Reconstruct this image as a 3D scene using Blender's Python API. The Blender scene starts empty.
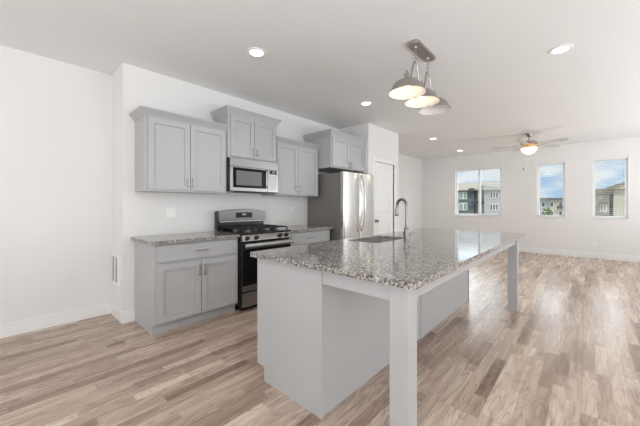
import bpy, bmesh, math, random
from mathutils import Vector, Matrix
random.seed(7)
R = math.radians
scene = bpy.context.scene
COL = scene.collection

# ------------------------------------------------------------------ camera
cam_d = bpy.data.cameras.new('camera')
cam_d.sensor_fit = 'HORIZONTAL'
cam_d.sensor_width = 36.0
cam_d.lens = 291.0 / 640 * 36
cam_d.shift_y = -0.01205
cam_d.clip_start = 0.02
cam_d.clip_end = 400
cam = bpy.data.objects.new('camera', cam_d)
COL.objects.link(cam)
cam.location = (-.859, -3.627, 1.254)
cam.rotation_euler = (R(90), 0, R(42.545 - 90))
scene.camera = cam

# ------------------------------------------------------------------ exposure
vs = scene.view_settings
vs.view_transform = 'Standard'
vs.look = 'None'
vs.gamma = 1
vs.use_curve_mapping = False
vs.exposure = 0.02

# ------------------------------------------------------------------ sky
SKY_STRENGTH = 0.95
world = bpy.data.worlds.new('sky')
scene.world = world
world.use_nodes = True
wt = world.node_tree
wt.nodes.clear()
w_out = wt.nodes.new('ShaderNodeOutputWorld')
w_bg = wt.nodes.new('ShaderNodeBackground')
w_bg.inputs['Strength'].default_value = SKY_STRENGTH
w_tc = wt.nodes.new('ShaderNodeTexCoord')
w_map = wt.nodes.new('ShaderNodeMapping')
w_map.inputs['Scale'].default_value = (1, 1, 2.6)
w_no = wt.nodes.new('ShaderNodeTexNoise')
w_no.inputs['Scale'].default_value = 7.0
w_no.inputs['Detail'].default_value = 6
w_no.inputs['Roughness'].default_value = .55
w_r = wt.nodes.new('ShaderNodeValToRGB')
w_r.color_ramp.elements[0].position = .40
w_r.color_ramp.elements[0].color = (.38, .60, .90, 1)
w_r.color_ramp.elements[1].position = .56
w_r.color_ramp.elements[1].color = (.88, .93, 1.0, 1)
wt.links.new(w_tc.outputs['Generated'], w_map.inputs['Vector'])
wt.links.new(w_map.outputs['Vector'], w_no.inputs['Vector'])
wt.links.new(w_no.outputs['Fac'], w_r.inputs['Fac'])
# the sky brightens upwards, away from the horizon
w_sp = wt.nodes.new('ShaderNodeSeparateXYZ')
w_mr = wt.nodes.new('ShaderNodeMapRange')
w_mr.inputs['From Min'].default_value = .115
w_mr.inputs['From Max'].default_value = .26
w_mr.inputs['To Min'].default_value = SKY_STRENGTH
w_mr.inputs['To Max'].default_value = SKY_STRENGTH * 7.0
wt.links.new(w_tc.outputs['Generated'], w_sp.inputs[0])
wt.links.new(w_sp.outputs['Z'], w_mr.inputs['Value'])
# ... and the cloud is brightest on the side the windows face
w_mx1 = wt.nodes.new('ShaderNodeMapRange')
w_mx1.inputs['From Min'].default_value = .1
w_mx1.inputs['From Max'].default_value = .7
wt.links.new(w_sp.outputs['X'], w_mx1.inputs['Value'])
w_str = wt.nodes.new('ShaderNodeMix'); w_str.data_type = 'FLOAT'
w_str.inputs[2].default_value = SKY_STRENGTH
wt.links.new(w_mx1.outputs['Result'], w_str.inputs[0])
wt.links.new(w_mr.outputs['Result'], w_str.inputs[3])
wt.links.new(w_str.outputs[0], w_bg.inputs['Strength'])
w_m2 = wt.nodes.new('ShaderNodeMapRange')
w_m2.inputs['From Min'].default_value = .115
w_m2.inputs['From Max'].default_value = .26
w_m2.inputs['To Max'].default_value = .9
wt.links.new(w_sp.outputs['Z'], w_m2.inputs['Value'])
w_mx = wt.nodes.new('ShaderNodeMix'); w_mx.data_type = 'RGBA'
w_mx.inputs[7].default_value = (.93, .965, 1, 1)
wt.links.new(w_m2.outputs['Result'], w_mx.inputs[0])
wt.links.new(w_r.outputs['Color'], w_mx.inputs[6])
wt.links.new(w_mx.outputs[2], w_bg.inputs['Color'])
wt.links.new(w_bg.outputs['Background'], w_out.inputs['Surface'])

# ------------------------------------------------------------------ sun and large soft lights
def sun(name, rot, energy, angle, color):
    l = bpy.data.lights.new(name, 'SUN')
    l.energy = energy; l.angle = angle; l.color = color
    o = bpy.data.objects.new(name, l); COL.objects.link(o)
    o.rotation_euler = rot
    return o

def area(name, loc, target, sx, sy, power, color=(1, 1, 1), spread=180):
    l = bpy.data.lights.new(name, 'AREA')
    l.shape = 'RECTANGLE'; l.size = sx; l.size_y = sy
    l.energy = power; l.color = color; l.spread = R(spread)
    o = bpy.data.objects.new(name, l); COL.objects.link(o)
    o.location = loc
    o.rotation_euler = (Vector(target) - Vector(loc)).to_track_quat('-Z', 'Y').to_euler()
    return o

sun('sun', (R(48), 0, R(-62)), 1.5, R(1), (1, .96, .9))
# soft fill lights added behind and beside the camera, standing in for daylight
area('rear_fill_light', (-4.3, -3.2, 1.25), (0, -2.9, 1.1), 4.2, 2.2, 62, (.91, .955, 1))
area('side_fill_light', (.9, -6.6, 1.5), (.9, -2, 1.1), 5.8, 2.0, 50, (.91, .955, 1))
area('living_fill_light', (7.0, -6.6, 1.7), (6.6, -2, 1.4), 2.2, 1.8, 30, (.91, .955, 1))
# added up-facing fill lights, out of view, that brighten the ceiling
area('ceiling_fill_near', (-2.2, -4.4, .9), (-2.0, -4.2, 3), 3.0, 3.0, 95, (.91, .955, 1))
area('ceiling_fill_far', (4.5, -6.0, .8), (4.5, -5.2, 3), 6.0, 1.2, 85, (.91, .955, 1))

# ================================================================== materials
MATS = {}
def srgb(r, g, b):
    return tuple(((c / 255) / 12.92 if c / 255 <= .04045 else ((c / 255 + .055) / 1.055) ** 2.4) for c in (r, g, b)) + (1,)

def mat(name, col, rough=.5, metal=0.0, emis=None, es=0.0, bump=None, coat=0.0, spec=None):
    m = bpy.data.materials.new(name); m.use_nodes = True
    nt = m.node_tree; b = nt.nodes['Principled BSDF']
    b.inputs['Base Color'].default_value = col
    b.inputs['Roughness'].default_value = rough
    b.inputs['Metallic'].default_value = metal
    if spec is not None: b.inputs['Specular IOR Level'].default_value = spec
    if coat: b.inputs['Coat Weight'].default_value = coat
    if emis:
        b.inputs['Emission Color'].default_value = emis
        b.inputs['Emission Strength'].default_value = es
    if bump:
        sc_, st = bump
        tc = nt.nodes.new('ShaderNodeTexCoord')
        n = nt.nodes.new('ShaderNodeTexNoise'); n.inputs['Scale'].default_value = sc_
        n.inputs['Detail'].default_value = 4
        bp = nt.nodes.new('ShaderNodeBump'); bp.inputs['Strength'].default_value = st
        bp.inputs['Distance'].default_value = .01
        nt.links.new(tc.outputs['Object'], n.inputs['Vector'])
        nt.links.new(n.outputs['Fac'], bp.inputs['Height'])
        nt.links.new(bp.outputs['Normal'], b.inputs['Normal'])
    MATS[name] = m
    return m

M_WALL = mat('wall_paint', (.85, .84, .825, 1), .75, bump=(55, .12))
M_CEIL = mat('ceiling_texture', (.86, .86, .85, 1), .8, bump=(16, .35))
M_TRIM = mat('white_trim', (.90, .90, .89, 1), .4)
M_CAB = mat('grey_cabinet_paint', (.475, .48, .485, 1), .38)
M_CABIN = mat('cabinet_shadow_interior', (.42, .43, .44, 1), .5)
M_NICKEL = mat('brushed_nickel', (.44, .42, .40, 1), .3, 1.0)
M_DKNICKEL = mat('satin_dark_nickel', (.33, .32, .30, 1), .32, 1.0)
M_CHROME = mat('faucet_steel', (.25, .245, .235, 1), .28, 1.0)
M_BLACK = mat('black_enamel', (.012, .012, .013, 1), .22)
M_IRON = mat('cast_iron', (.02, .02, .021, 1), .55)
M_GLASSBLK = mat('black_glass', (.008, .008, .009, 1), .12, spec=.12)
M_MESH = mat('microwave_screen', (.17, .17, .17, 1), .2, spec=.3)
M_FRSIDE = mat('fridge_side_taupe', (.23, .215, .195, 1), .42, .25)
M_PLASTIC = mat('white_plastic', (.93, .93, .92, 1), .35)
M_SLOT = mat('dark_slot', (.05, .05, .05, 1), .6)
M_VINYL = mat('window_vinyl', (.9, .9, .9, 1), .35)
M_BLIND = mat('blind_slat', (.88, .88, .87, 1), .45)
M_SHADEIN = mat('shade_white_inside', (.92, .90, .86, 1), .5)
M_LEVELW = mat('lamp_disc', (1, 1, 1, 1), .5, emis=(1, .97, .92, 1), es=6)
M_BULB = mat('warm_bulb', (1, 1, 1, 1), .4, emis=(1, .82, .58, 1), es=5)
M_BULBOFF = mat('unlit_bulb', (.75, .74, .72, 1), .25)
M_FANGLASS = mat('fan_light_glass', (1, .95, .88, 1), .3, emis=(1, .86, .66, 1), es=1.6)
M_FANLIT = mat('fan_light_ring', (.75, .5, .3, 1), .3, .6, emis=(1, .55, .25, 1), es=.25)
M_BLADE = mat('fan_blade_top', (.50, .49, .47, 1), .35)
M_DISPLAY = mat('display_glow', (.02, .02, .02, 1), .2, emis=(.75, .9, 1, 1), es=.5)
M_BUTTON = mat('grey_buttons', (.45, .45, .46, 1), .4)
M_PINK = mat('dusty_door', (.5, .36, .33, 1), .6)

def steel(name, col=(.34, .34, .335, 1), rough=.24, vertical=False):
    m = bpy.data.materials.new(name); m.use_nodes = True
    nt = m.node_tree; b = nt.nodes['Principled BSDF']
    b.inputs['Base Color'].default_value = col; b.inputs['Metallic'].default_value = 1
    tc = nt.nodes.new('ShaderNodeTexCoord'); mp = nt.nodes.new('ShaderNodeMapping')
    mp.inputs['Scale'].default_value = (400, 400, 3) if vertical else (3, 3, 400)
    n = nt.nodes.new('ShaderNodeTexNoise'); n.inputs['Scale'].default_value = 1
    mr = nt.nodes.new('ShaderNodeMapRange')
    mr.inputs['To Min'].default_value = rough - .05; mr.inputs['To Max'].default_value = rough + .07
    nt.links.new(tc.outputs['Object'], mp.inputs['Vector']); nt.links.new(mp.outputs['Vector'], n.inputs['Vector'])
    nt.links.new(n.outputs['Fac'], mr.inputs['Value']); nt.links.new(mr.outputs['Result'], b.inputs['Roughness'])
    return m
M_STEEL = steel('stainless_horizontal')
M_STEELV = steel('stainless_vertical', (.66, .65, .63, 1), .22, True)
M_BOWL = mat('sink_steel', (.74, .74, .73, 1), .42, .55)
M_STEELD = steel('stainless_dark', (.16, .16, .16, 1), .28)

def glass():
    m = bpy.data.materials.new('window_glass'); m.use_nodes = True
    nt = m.node_tree; nt.nodes.clear()
    o = nt.nodes.new('ShaderNodeOutputMaterial'); mx = nt.nodes.new('ShaderNodeMixShader')
    t = nt.nodes.new('ShaderNodeBsdfTransparent'); g = nt.nodes.new('ShaderNodeBsdfGlossy')
    g.inputs['Roughness'].default_value = .02
    t.inputs['Color'].default_value = (.95, .97, .96, 1)
    mx.inputs['Fac'].default_value = .006
    nt.links.new(t.outputs[0], mx.inputs[1]); nt.links.new(g.outputs[0], mx.inputs[2])
    nt.links.new(mx.outputs[0], o.inputs['Surface'])
    return m
M_GLASS = glass()

class NT:
    """tiny node helper"""
    def __init__(s, name):
        s.m = bpy.data.materials.new(name); s.m.use_nodes = True
        s.t = s.m.node_tree; s.b = s.t.nodes['Principled BSDF']
        s.tc = s.t.nodes.new('ShaderNodeTexCoord')
    def link(s, a, b): s.t.links.new(a, b)
    def math(s, op, a, b=None):
        n = s.t.nodes.new('ShaderNodeMath'); n.operation = op
        for i, v in enumerate((a, b)):
            if v is None: continue
            if isinstance(v, (int, float)): n.inputs[i].default_value = v
            else: s.link(v, n.inputs[i])
        return n.outputs[0]
    def comb(s, x, y, z):
        n = s.t.nodes.new('ShaderNodeCombineXYZ')
        for i, v in enumerate((x, y, z)):
            if isinstance(v, (int, float)): n.inputs[i].default_value = v
            else: s.link(v, n.inputs[i])
        return n.outputs[0]
    def ramp(s, fac, stops, interp='LINEAR'):
        n = s.t.nodes.new('ShaderNodeValToRGB'); cr = n.color_ramp; cr.interpolation = interp
        while len(cr.elements) < len(stops): cr.elements.new(.5)
        for e, (p, c) in zip(cr.elements, stops):
            e.position = p; e.color = c
        s.link(fac, n.inputs[0]); return n.outputs[0]
    def noise(s, vec, scale, detail=3, rough=.5, dist=0):
        n = s.t.nodes.new('ShaderNodeTexNoise'); n.inputs['Scale'].default_value = scale
        n.inputs['Detail'].default_value = detail; n.inputs['Roughness'].default_value = rough
        n.inputs['Distortion'].default_value = dist
        s.link(vec, n.inputs['Vector']); return n.outputs['Fac']
    def mix(s, kind, fac, a, b):
        n = s.t.nodes.new('ShaderNodeMix'); n.data_type = 'RGBA'; n.blend_type = kind
        for sock, v in ((n.inputs[0], fac), (n.inputs[6], a), (n.inputs[7], b)):
            if isinstance(v, (int, float)): sock.default_value = v
            elif isinstance(v, tuple): sock.default_value = v
            else: s.link(v, sock)
        return n.outputs[2]

def floor_mat():
    k = NT('wood_plank_floor')
    sp = k.t.nodes.new('ShaderNodeSeparateXYZ'); k.link(k.tc.outputs['Object'], sp.inputs[0])
    x, y = sp.outputs[0], sp.outputs[1]
    Wd, Ln = .15, 1.22
    row = k.math('FLOOR', k.math('DIVIDE', y, Wd))
    wn = k.t.nodes.new('ShaderNodeTexWhiteNoise'); wn.noise_dimensions = '1D'; k.link(row, wn.inputs['W'])
    xo = k.math('ADD', x, k.math('MULTIPLY', wn.outputs['Value'], Ln * 3.7))
    col = k.math('FLOOR', k.math('DIVIDE', xo, Ln))
    wn2 = k.t.nodes.new('ShaderNodeTexWhiteNoise'); wn2.noise_dimensions = '3D'
    k.link(k.comb(row, col, 0), wn2.inputs['Vector'])
    # two narrow strips make up each plank; tone is shared partly by the plank
    strip = k.math('FLOOR', k.math('DIVIDE', y, Wd / 2))
    wn3 = k.t.nodes.new('ShaderNodeTexWhiteNoise'); wn3.noise_dimensions = '1D'; k.link(strip, wn3.inputs['W'])
    xs = k.math('FLOOR', k.math('DIVIDE', k.math('ADD', x, k.math('MULTIPLY', wn3.outputs['Value'], 5.1)), .62))
    wn4 = k.t.nodes.new('ShaderNodeTexWhiteNoise'); wn4.noise_dimensions = '3D'
    k.link(k.comb(strip, xs, 3), wn4.inputs['Vector'])
    rnd = k.math('ADD', k.math('MULTIPLY', wn2.outputs['Value'], .45), k.math('MULTIPLY', wn4.outputs['Value'], .55))
    # grain coordinates shifted per plank
    g = k.comb(k.math('ADD', x, k.math('MULTIPLY', rnd, 37)), k.math('ADD', y, k.math('MULTIPLY', rnd, 19)), rnd)
    mp = k.t.nodes.new('ShaderNodeMapping'); mp.inputs['Scale'].default_value = (.6, 9, 1); k.link(g, mp.inputs['Vector'])
    streak = k.noise(mp.outputs[0], 3.0, 6, .62, .6)
    mp2 = k.t.nodes.new('ShaderNodeMapping'); mp2.inputs['Scale'].default_value = (1.0, 7.5, 1); k.link(g, mp2.inputs['Vector'])
    field = k.noise(mp2.outputs[0], 1.0, 2, .4, .3)
    rings = k.math('ABSOLUTE', k.math('SUBTRACT', k.math('FRACT', k.math('MULTIPLY', field, 17)), .5))
    mp3 = k.t.nodes.new('ShaderNodeMapping'); mp3.inputs['Scale'].default_value = (5, 16, 1); k.link(g, mp3.inputs['Vector'])
    knots = k.noise(mp3.outputs[0], .9, 2, .5, .2)
    base = k.ramp(rnd, [(.10, FLOOR_COLS[0]), (.36, FLOOR_COLS[1]), (.62, FLOOR_COLS[2]), (.9, FLOOR_COLS[3])])
    s1 = k.ramp(streak, [(.30, (.56, .52, .49, 1)), (.47, (.90, .88, .86, 1)), (.68, (1.12, 1.12, 1.12, 1))])
    c = k.mix('MULTIPLY', .72, base, s1)
    s2 = k.ramp(rings, [(0, (.70, .66, .63, 1)), (.22, (1, 1, 1, 1))])
    c = k.mix('MULTIPLY', .9, c, s2)
    s3 = k.ramp(knots, [(.24, (.5, .44, .4, 1)), (.31, (1, 1, 1, 1))])
    c = k.mix('MULTIPLY', .45, c, s3)
    # seams
    fy = k.math('ABSOLUTE', k.math('SUBTRACT', k.math('FRACT', k.math('DIVIDE', y, Wd)), .5))
    fx = k.math('ABSOLUTE', k.math('SUBTRACT', k.math('FRACT', k.math('DIVIDE', xo, Ln)), .5))
    seam = k.math('MAXIMUM', k.math('GREATER_THAN', fy, .5 - .0015 / Wd), k.math('GREATER_THAN', fx, .5 - .0015 / Ln))
    c = k.mix('MIX', k.math('MULTIPLY', seam, .45), c, (.10, .075, .06, 1))
    k.link(c, k.b.inputs['Base Color'])
    rr = k.t.nodes.new('ShaderNodeMapRange'); rr.inputs['To Min'].default_value = .20; rr.inputs['To Max'].default_value = .34
    k.link(streak, rr.inputs['Value']); k.link(rr.outputs[0], k.b.inputs['Roughness'])
    bp = k.t.nodes.new('ShaderNodeBump'); bp.inputs['Strength'].default_value = .12; bp.inputs['Distance'].default_value = .004
    k.link(k.math('SUBTRACT', streak, k.math('MULTIPLY', seam, .6)), bp.inputs['Height'])
    k.link(bp.outputs[0], k.b.inputs['Normal'])
    return k.m
FLOOR_COLS = [srgb(152, 126, 110), srgb(188, 165, 149), srgb(205, 184, 168), srgb(225, 206, 190)]
M_FLOOR = floor_mat()

def granite_mat():
    k = NT('speckled_granite')
    v = k.tc.outputs['Object']
    vo = k.t.nodes.new('ShaderNodeTexVoronoi'); vo.inputs['Scale'].default_value = 105
    k.link(v, vo.inputs['Vector'])
    sp = k.t.nodes.new('ShaderNodeSeparateColor'); k.link(vo.outputs['Color'], sp.inputs[0])
    c = k.ramp(sp.outputs[0], [(0, srgb(72, 69, 67)), (.10, srgb(118, 113, 109)), (.28, srgb(148, 144, 140)),
                               (.58, srgb(170, 167, 162)), (.86, srgb(206, 204, 199))], 'CONSTANT')
    big = k.noise(v, 9, 3, .5)
    c = k.mix('MULTIPLY', .55, c, k.ramp(big, [(.35, (.78, .76, .73, 1)), (.65, (1.08, 1.08, 1.08, 1))]))
    fine = k.noise(v, 260, 2, .6)
    c = k.mix('MULTIPLY', .6, c, k.ramp(fine, [(.36, (.45, .43, .42, 1)), (.5, (1, 1, 1, 1))]))
    k.link(c, k.b.inputs['Base Color'])
    k.b.inputs['Roughness'].default_value = .06
    k.b.inputs['Specular IOR Level'].default_value = .6
    return k.m
M_GRANITE = granite_mat()

def siding(name, col, pitch=.18):
    k = NT(name)
    sp = k.t.nodes.new('ShaderNodeSeparateXYZ'); k.link(k.tc.outputs['Object'], sp.inputs[0])
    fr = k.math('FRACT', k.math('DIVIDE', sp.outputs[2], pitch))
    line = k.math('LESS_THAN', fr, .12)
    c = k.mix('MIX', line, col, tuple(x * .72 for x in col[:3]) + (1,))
    k.link(c, k.b.inputs['Base Color']); k.b.inputs['Roughness'].default_value = .8
    return k.m
M_SIDE_GREY = siding('slate_siding', srgb(112, 120, 128))
M_SIDE_LIGHT = siding('pale_siding', srgb(190, 194, 198))
M_SIDE_BEIGE = siding('beige_siding', srgb(178, 170, 156))
M_SIDE_CREAM = siding('cream_siding', srgb(205, 200, 184))
M_SHINGLE = mat('roof_shingle', srgb(142, 134, 122), .9, bump=(8, .3))
M_SHINGLED = mat('dark_roof_shingle', srgb(84, 84, 86), .9, bump=(8, .3))
M_HOUSEGLASS = mat('house_window_glass', srgb(150, 172, 168), .15)
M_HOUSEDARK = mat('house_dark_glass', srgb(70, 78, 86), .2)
M_GROUND = mat('dry_ground', srgb(150, 146, 128), .95, bump=(2, .4))
M_LEAF = mat('green_leaves', srgb(84, 120, 52), .8, bump=(6, .8))
M_BARK = mat('bark', srgb(92, 76, 62), .9)

# ================================================================== geometry helpers
class MB:
    def __init__(s): s.bm = bmesh.new()
    def _merge(s, t):
        me = bpy.data.meshes.new('tmp'); t.to_mesh(me); t.free(); s.bm.from_mesh(me); bpy.data.meshes.remove(me)
    def box(s, x0, x1, y0, y1, z0, z1, bev=0.0, seg=2):
        t = bmesh.new()
        bmesh.ops.create_cube(t, size=1)
        for v in t.verts:
            v.co = Vector((x0 + (v.co.x + .5) * (x1 - x0), y0 + (v.co.y + .5) * (y1 - y0), z0 + (v.co.z + .5) * (z1 - z0)))
        if bev > 0:
            bmesh.ops.bevel(t, geom=list(t.edges), offset=bev, segments=seg, affect='EDGES', profile=.5)
        s._merge(t); return s
    def lathe(s, prof, c=(0, 0, 0), seg=32, axis='Z', close=True):
        """prof = [(r, h)], revolved about the axis through c"""
        t = bmesh.new(); rings = []
        for r, h in prof:
            ring = []
            for i in range(seg):
                a = 2 * math.pi * i / seg
                p = (r * math.cos(a), r * math.sin(a), h)
                if axis == 'Y': p = (p[0], p[2], p[1])
                if axis == 'X': p = (p[2], p[0], p[1])
                ring.append(t.verts.new((p[0] + c[0], p[1] + c[1], p[2] + c[2])))
            rings.append(ring)
        for a, b in zip(rings, rings[1:]):
            for i in range(seg):
                t.faces.new((a[i], a[(i + 1) % seg], b[(i + 1) % seg], b[i]))
        if close:
            t.faces.new(rings[0][::-1]); t.faces.new(rings[-1])
        bmesh.ops.recalc_face_normals(t, faces=t.faces)
        bmesh.ops.remove_doubles(t, verts=t.verts, dist=1e-6)
        s._merge(t); return s
    def tube(s, pts, r, seg=10, closed=False):
        t = bmesh.new(); P = [Vector(p) for p in pts]; n = len(P)
        rr = r if isinstance(r, (list, tuple)) else [r] * n
        rings = []; up = None
        for i in range(n):
            if closed: d = (P[(i + 1) % n] - P[i - 1])
            else: d = P[min(i + 1, n - 1)] - P[max(i - 1, 0)]
            d.normalize()
            if up is None:
                up = Vector((0, 0, 1)) if abs(d.z) < .9 else Vector((1, 0, 0))
            up = (up - d * up.dot(d)).normalized()
            sd = d.cross(up)
            rings.append([t.verts.new(P[i] + (up * math.cos(2 * math.pi * j / seg) + sd * math.sin(2 * math.pi * j / seg)) * rr[i]) for j in range(seg)])
        pairs = list(zip(rings, rings[1:])) + ([(rings[-1], rings[0])] if closed else [])
        for a, b in pairs:
            for j in range(seg): t.faces.new((a[j], a[(j + 1) % seg], b[(j + 1) % seg], b[j]))
        if not closed:
            t.faces.new(rings[0][::-1]); t.faces.new(rings[-1])
        bmesh.ops.recalc_face_normals(t, faces=t.faces)
        s._merge(t); return s
    def prism(s, poly, a0, a1, axis='Y', bev=0):
        """poly 2D extruded along axis. Y: (x,z); X: (y,z); Z: (x,y)"""
        t = bmesh.new()
        def P(u, v, w):
            return {'Y': (u, w, v), 'X': (w, u, v), 'Z': (u, v, w)}[axis]
        a = [t.verts.new(P(u, v, a0)) for u, v in poly]; b = [t.verts.new(P(u, v, a1)) for u, v in poly]
        n = len(poly)
        t.faces.new(a); t.faces.new(b[::-1])
        for i in range(n): t.faces.new((a[i], b[i], b[(i + 1) % n], a[(i + 1) % n]))
        bmesh.ops.recalc_face_normals(t, faces=t.faces)
        if bev: bmesh.ops.bevel(t, geom=list(t.edges), offset=bev, segments=2, affect='EDGES', profile=.5)
        s._merge(t); return s
    def plate_hole(s, outer, inner, z0, z1, bev=0):
        t = bmesh.new()
        def loop(pts):
            vs_ = [t.verts.new((x, y, z1)) for x, y in pts]
            return [t.edges.new((vs_[i], vs_[(i + 1) % len(vs_)])) for i in range(len(vs_))]
        es = loop(outer) + loop(inner)
        bmesh.ops.triangle_fill(t, edges=es, use_beauty=True)
        r = bmesh.ops.extrude_face_region(t, geom=list(t.faces))
        for v in r['geom']:
            if isinstance(v, bmesh.types.BMVert): v.co.z = z0
        bmesh.ops.recalc_face_normals(t, faces=t.faces)
        s._merge(t); return s
    def stack(s, rings):
        """rings: list of lists of 3D points, open strips joined and capped"""
        t = bmesh.new(); V = [[t.verts.new(p) for p in r] for r in rings]
        n = len(V[0])
        for a, b in zip(V, V[1:]):
            for i in range(n): t.faces.new((a[i], a[(i + 1) % n], b[(i + 1) % n], b[i]))
        t.faces.new(V[0][::-1]); t.faces.new(V[-1])
        bmesh.ops.recalc_face_normals(t, faces=t.faces)
        s._merge(t); return s

def rrect(x0, x1, y0, y1, r, n=6):
    pts = []
    for cx, cy, a0 in ((x1 - r, y1 - r, 0), (x0 + r, y1 - r, 90), (x0 + r, y0 + r, 180), (x1 - r, y0 + r, 270)):
        for i in range(n + 1):
            a = R(a0 + 90 * i / n); pts.append((cx + r * math.cos(a), cy + r * math.sin(a)))
    return pts

def props(o, label=None, cat=None, group=None, kind=None):
    if label: o['label'] = label
    if cat: o['category'] = cat
    if group: o['group'] = group
    if kind: o['kind'] = kind
    return o

def link_mesh(name, mb, m, org, parent=None):
    me = bpy.data.meshes.new(name)
    mb.bm.transform(Matrix.Translation(-Vector(org)))
    mb.bm.to_mesh(me); mb.bm.free()
    me.shade_smooth(); me.set_sharp_from_angle(angle=R(20))
    me.materials.append(m)
    o = bpy.data.objects.new(name, me); COL.objects.link(o)
    if parent: o.parent = parent
    else: o.location = org
    return o

def solo(name, mb, m, label=None, cat=None, group=None, kind=None, org=None):
    if org is None:
        xs = [v.co for v in mb.bm.verts]
        org = ((min(v.x for v in xs) + max(v.x for v in xs)) / 2, (min(v.y for v in xs) + max(v.y for v in xs)) / 2, min(v.z for v in xs))
    return props(link_mesh(name, mb, m, org), label, cat, group, kind)

def struct(name, mb, m, org=(0, 0, 0)):
    return props(link_mesh(name, mb, m, org), kind='structure')

class T:
    def __init__(s, name, label, cat, loc, group=None, kind=None):
        s.o = bpy.data.objects.new(name, None); COL.objects.link(s.o); s.o.location = loc
        s.o.empty_display_size = .1
        s.loc = loc; props(s.o, label, cat, group, kind)
    def part(s, name, mb, m, parent=None, label=None):
        o = link_mesh(name, mb, m, s.loc, parent or s.o)
        if label: o['label'] = label
        return o

def copy_tree(o, parent=None):
    c = o.copy(); COL.objects.link(c)
    if parent: c.parent = parent
    for ch in list(o.children): copy_tree(ch, c)
    return c

# ================================================================== the room
CZ = 2.768
struct('floor', MB().box(-4.6, 8.75, -6.9, .6, -.1, 0), M_FLOOR)
struct('ceiling', MB().box(-4.6, 8.75, -6.9, .6, CZ, CZ + .12), M_CEIL)
struct('wall_left', MB().box(-4.6, 0, .45, .57, 0, CZ), M_WALL)
struct('wall_kitchen', MB().box(0, 3.67, 0, .57, 0, CZ), M_WALL)
# pantry wall with door opening
DX0, DX1, DZ = 3.86, 4.62, 2.085
pw = MB().box(3.67, DX0, -.675, -.555, 0, CZ).box(DX1, 4.827, -.675, -.555, 0, CZ).box(DX0, DX1, -.675, -.555, DZ, CZ)
pw.box(3.67, 3.79, -.555, .57, 0, CZ).box(4.707, 4.827, -.555, .57, 0, CZ)
struct('wall_pantry', pw, M_WALL)
struct('wall_living', MB().box(4.827, 8.75, .433, .57, 0, CZ), M_WALL)
struct('wall_rear', MB().box(-4.72, -4.6, -6.9, .57, 0, CZ), M_WALL)
struct('wall_right', MB().box(-4.6, 8.75, -7.02, -6.9, 0, CZ), M_WALL)
# window wall with three openings
WX = 8.598; WT = .152
WINS = [(-1.87, -.616), (-3.232, -2.65), (-4.317, -3.713)]     # y0, y1
WZ0, WZ1 = .945, 2.355
ww = MB()
ys = [.433]
for y0, y1 in WINS: ys += [y1, y0]
ys.append(-6.9)
for i in range(0, len(ys), 2): ww.box(WX, WX + WT, ys[i + 1], ys[i], 0, CZ)
for y0, y1 in WINS:
    ww.box(WX, WX + WT, y0, y1, 0, WZ0); ww.box(WX, WX + WT, y0, y1, WZ1, CZ)
struct('wall_windows', ww, M_WALL)

# baseboards
def baseboard(name, x0, x1, y0, y1):
    struct(name, MB().box(x0, x1, y0, y1, 0, .13, .004), M_TRIM)
baseboard('baseboard_left', -4.6, 0, .437, .45)
baseboard('baseboard_return', -.013, 0, -.013, .437)
baseboard('baseboard_kitchen', 0, .11, -.013, 0)
baseboard('baseboard_windows', WX - .013, WX, -6.9, .42)
baseboard('baseboard_living', 4.84, WX, .42, .433)
baseboard('baseboard_pantry', 4.70, 4.84, -.688, -.675)
baseboard('baseboard_right', -4.6, WX, -6.9, -6.887)

# windows: frame, sashes, pane, sill
for i, (y0, y1) in enumerate(WINS):
    w = T('window_%d' % (i + 1), None, None, (WX + .08, (y0 + y1) / 2, WZ0), kind='structure')
    fx0, fx1 = WX + .075, WX + .14
    fr = MB()
    b = .056
    fr.box(fx0, fx1, y0, y0 + b, WZ0, WZ1, .003).box(fx0, fx1, y1 - b, y1, WZ0, WZ1, .003)
    fr.box(fx0, fx1, y0 + b, y1 - b, WZ0, WZ0 + b).box(fx0, fx1, y0 + b, y1 - b, WZ1 - b, WZ1)
    if i == 0:
        ym = (y0 + y1) / 2 - .038
        fr.box(fx0 - .005, fx1, ym - .034, ym + .034, WZ0 + b, WZ1 - b, .003)
    w.part('window_frame', fr, M_VINYL)
    w.part('pane', MB().box(fx0 + .03, fx0 + .034, y0 + b * .6, y1 - b * .6, WZ0 + b * .6, WZ1 - b * .6), M_GLASS)
    w.part('window_sill', MB().box(WX - .02, WX + .074, y0 + .013, y1 - .013, WZ0 - .012, WZ0 + .012, .003), M_TRIM)
    # thin jamb liners of painted drywall returns
    jl = MB().box(WX - .004, WX + .076, y0 - .003, y0 + .012, WZ0 - .02, WZ1 + .0, .002)
    jl.box(WX - .004, WX + .076, y1 - .012, y1 + .003, WZ0 - .02, WZ1 + .0, .002)
    w.part('jamb', jl, M_TRIM)

# pantry door
d = T('door_1', None, None, ((DX0 + DX1) / 2, -.64, 0), kind='structure')
yd = -.662           # slab face
slab = MB()
x0, x1 = DX0 + .003, DX1 - .002
px0, px1 = DX0 + .165, DX1 - .165
rows = [(.012, .24), (.865, 1.07), (1.99, DZ - .006)]
for a, b_ in rows: slab.box(px0, px1, yd, yd + .035, a, b_, .001)
for a, b_ in ((x0, px0), (px1, x1)): slab.box(a, b_, yd, yd + .035, .012, DZ - .006, .001)
for a, b_ in ((.24, .865), (1.07, 1.99)):
    slab.box(px0 - .002, px1 + .002, yd + .012, yd + .03, a - .002, b_ + .002)
    slab.stack([[(px0 + o, yy, a + o), (px1 - o, yy, a + o), (px1 - o, yy, b_ - o), (px0 + o, yy, b_ - o)]
                for o, yy in ((.018, yd + .013), (.05, yd + .003), (.051, yd + .0035))])
sl = d.part('door_slab', slab, M_TRIM)
kn = MB().lathe([(.0, 0), (.032, 0), (.032, .004), (.012, .008), (.011, .03), (.027, .038), (.030, .052), (.022, .066), (0, .070)], (DX0 + .075, 0, .955), 24, 'Z')
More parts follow.
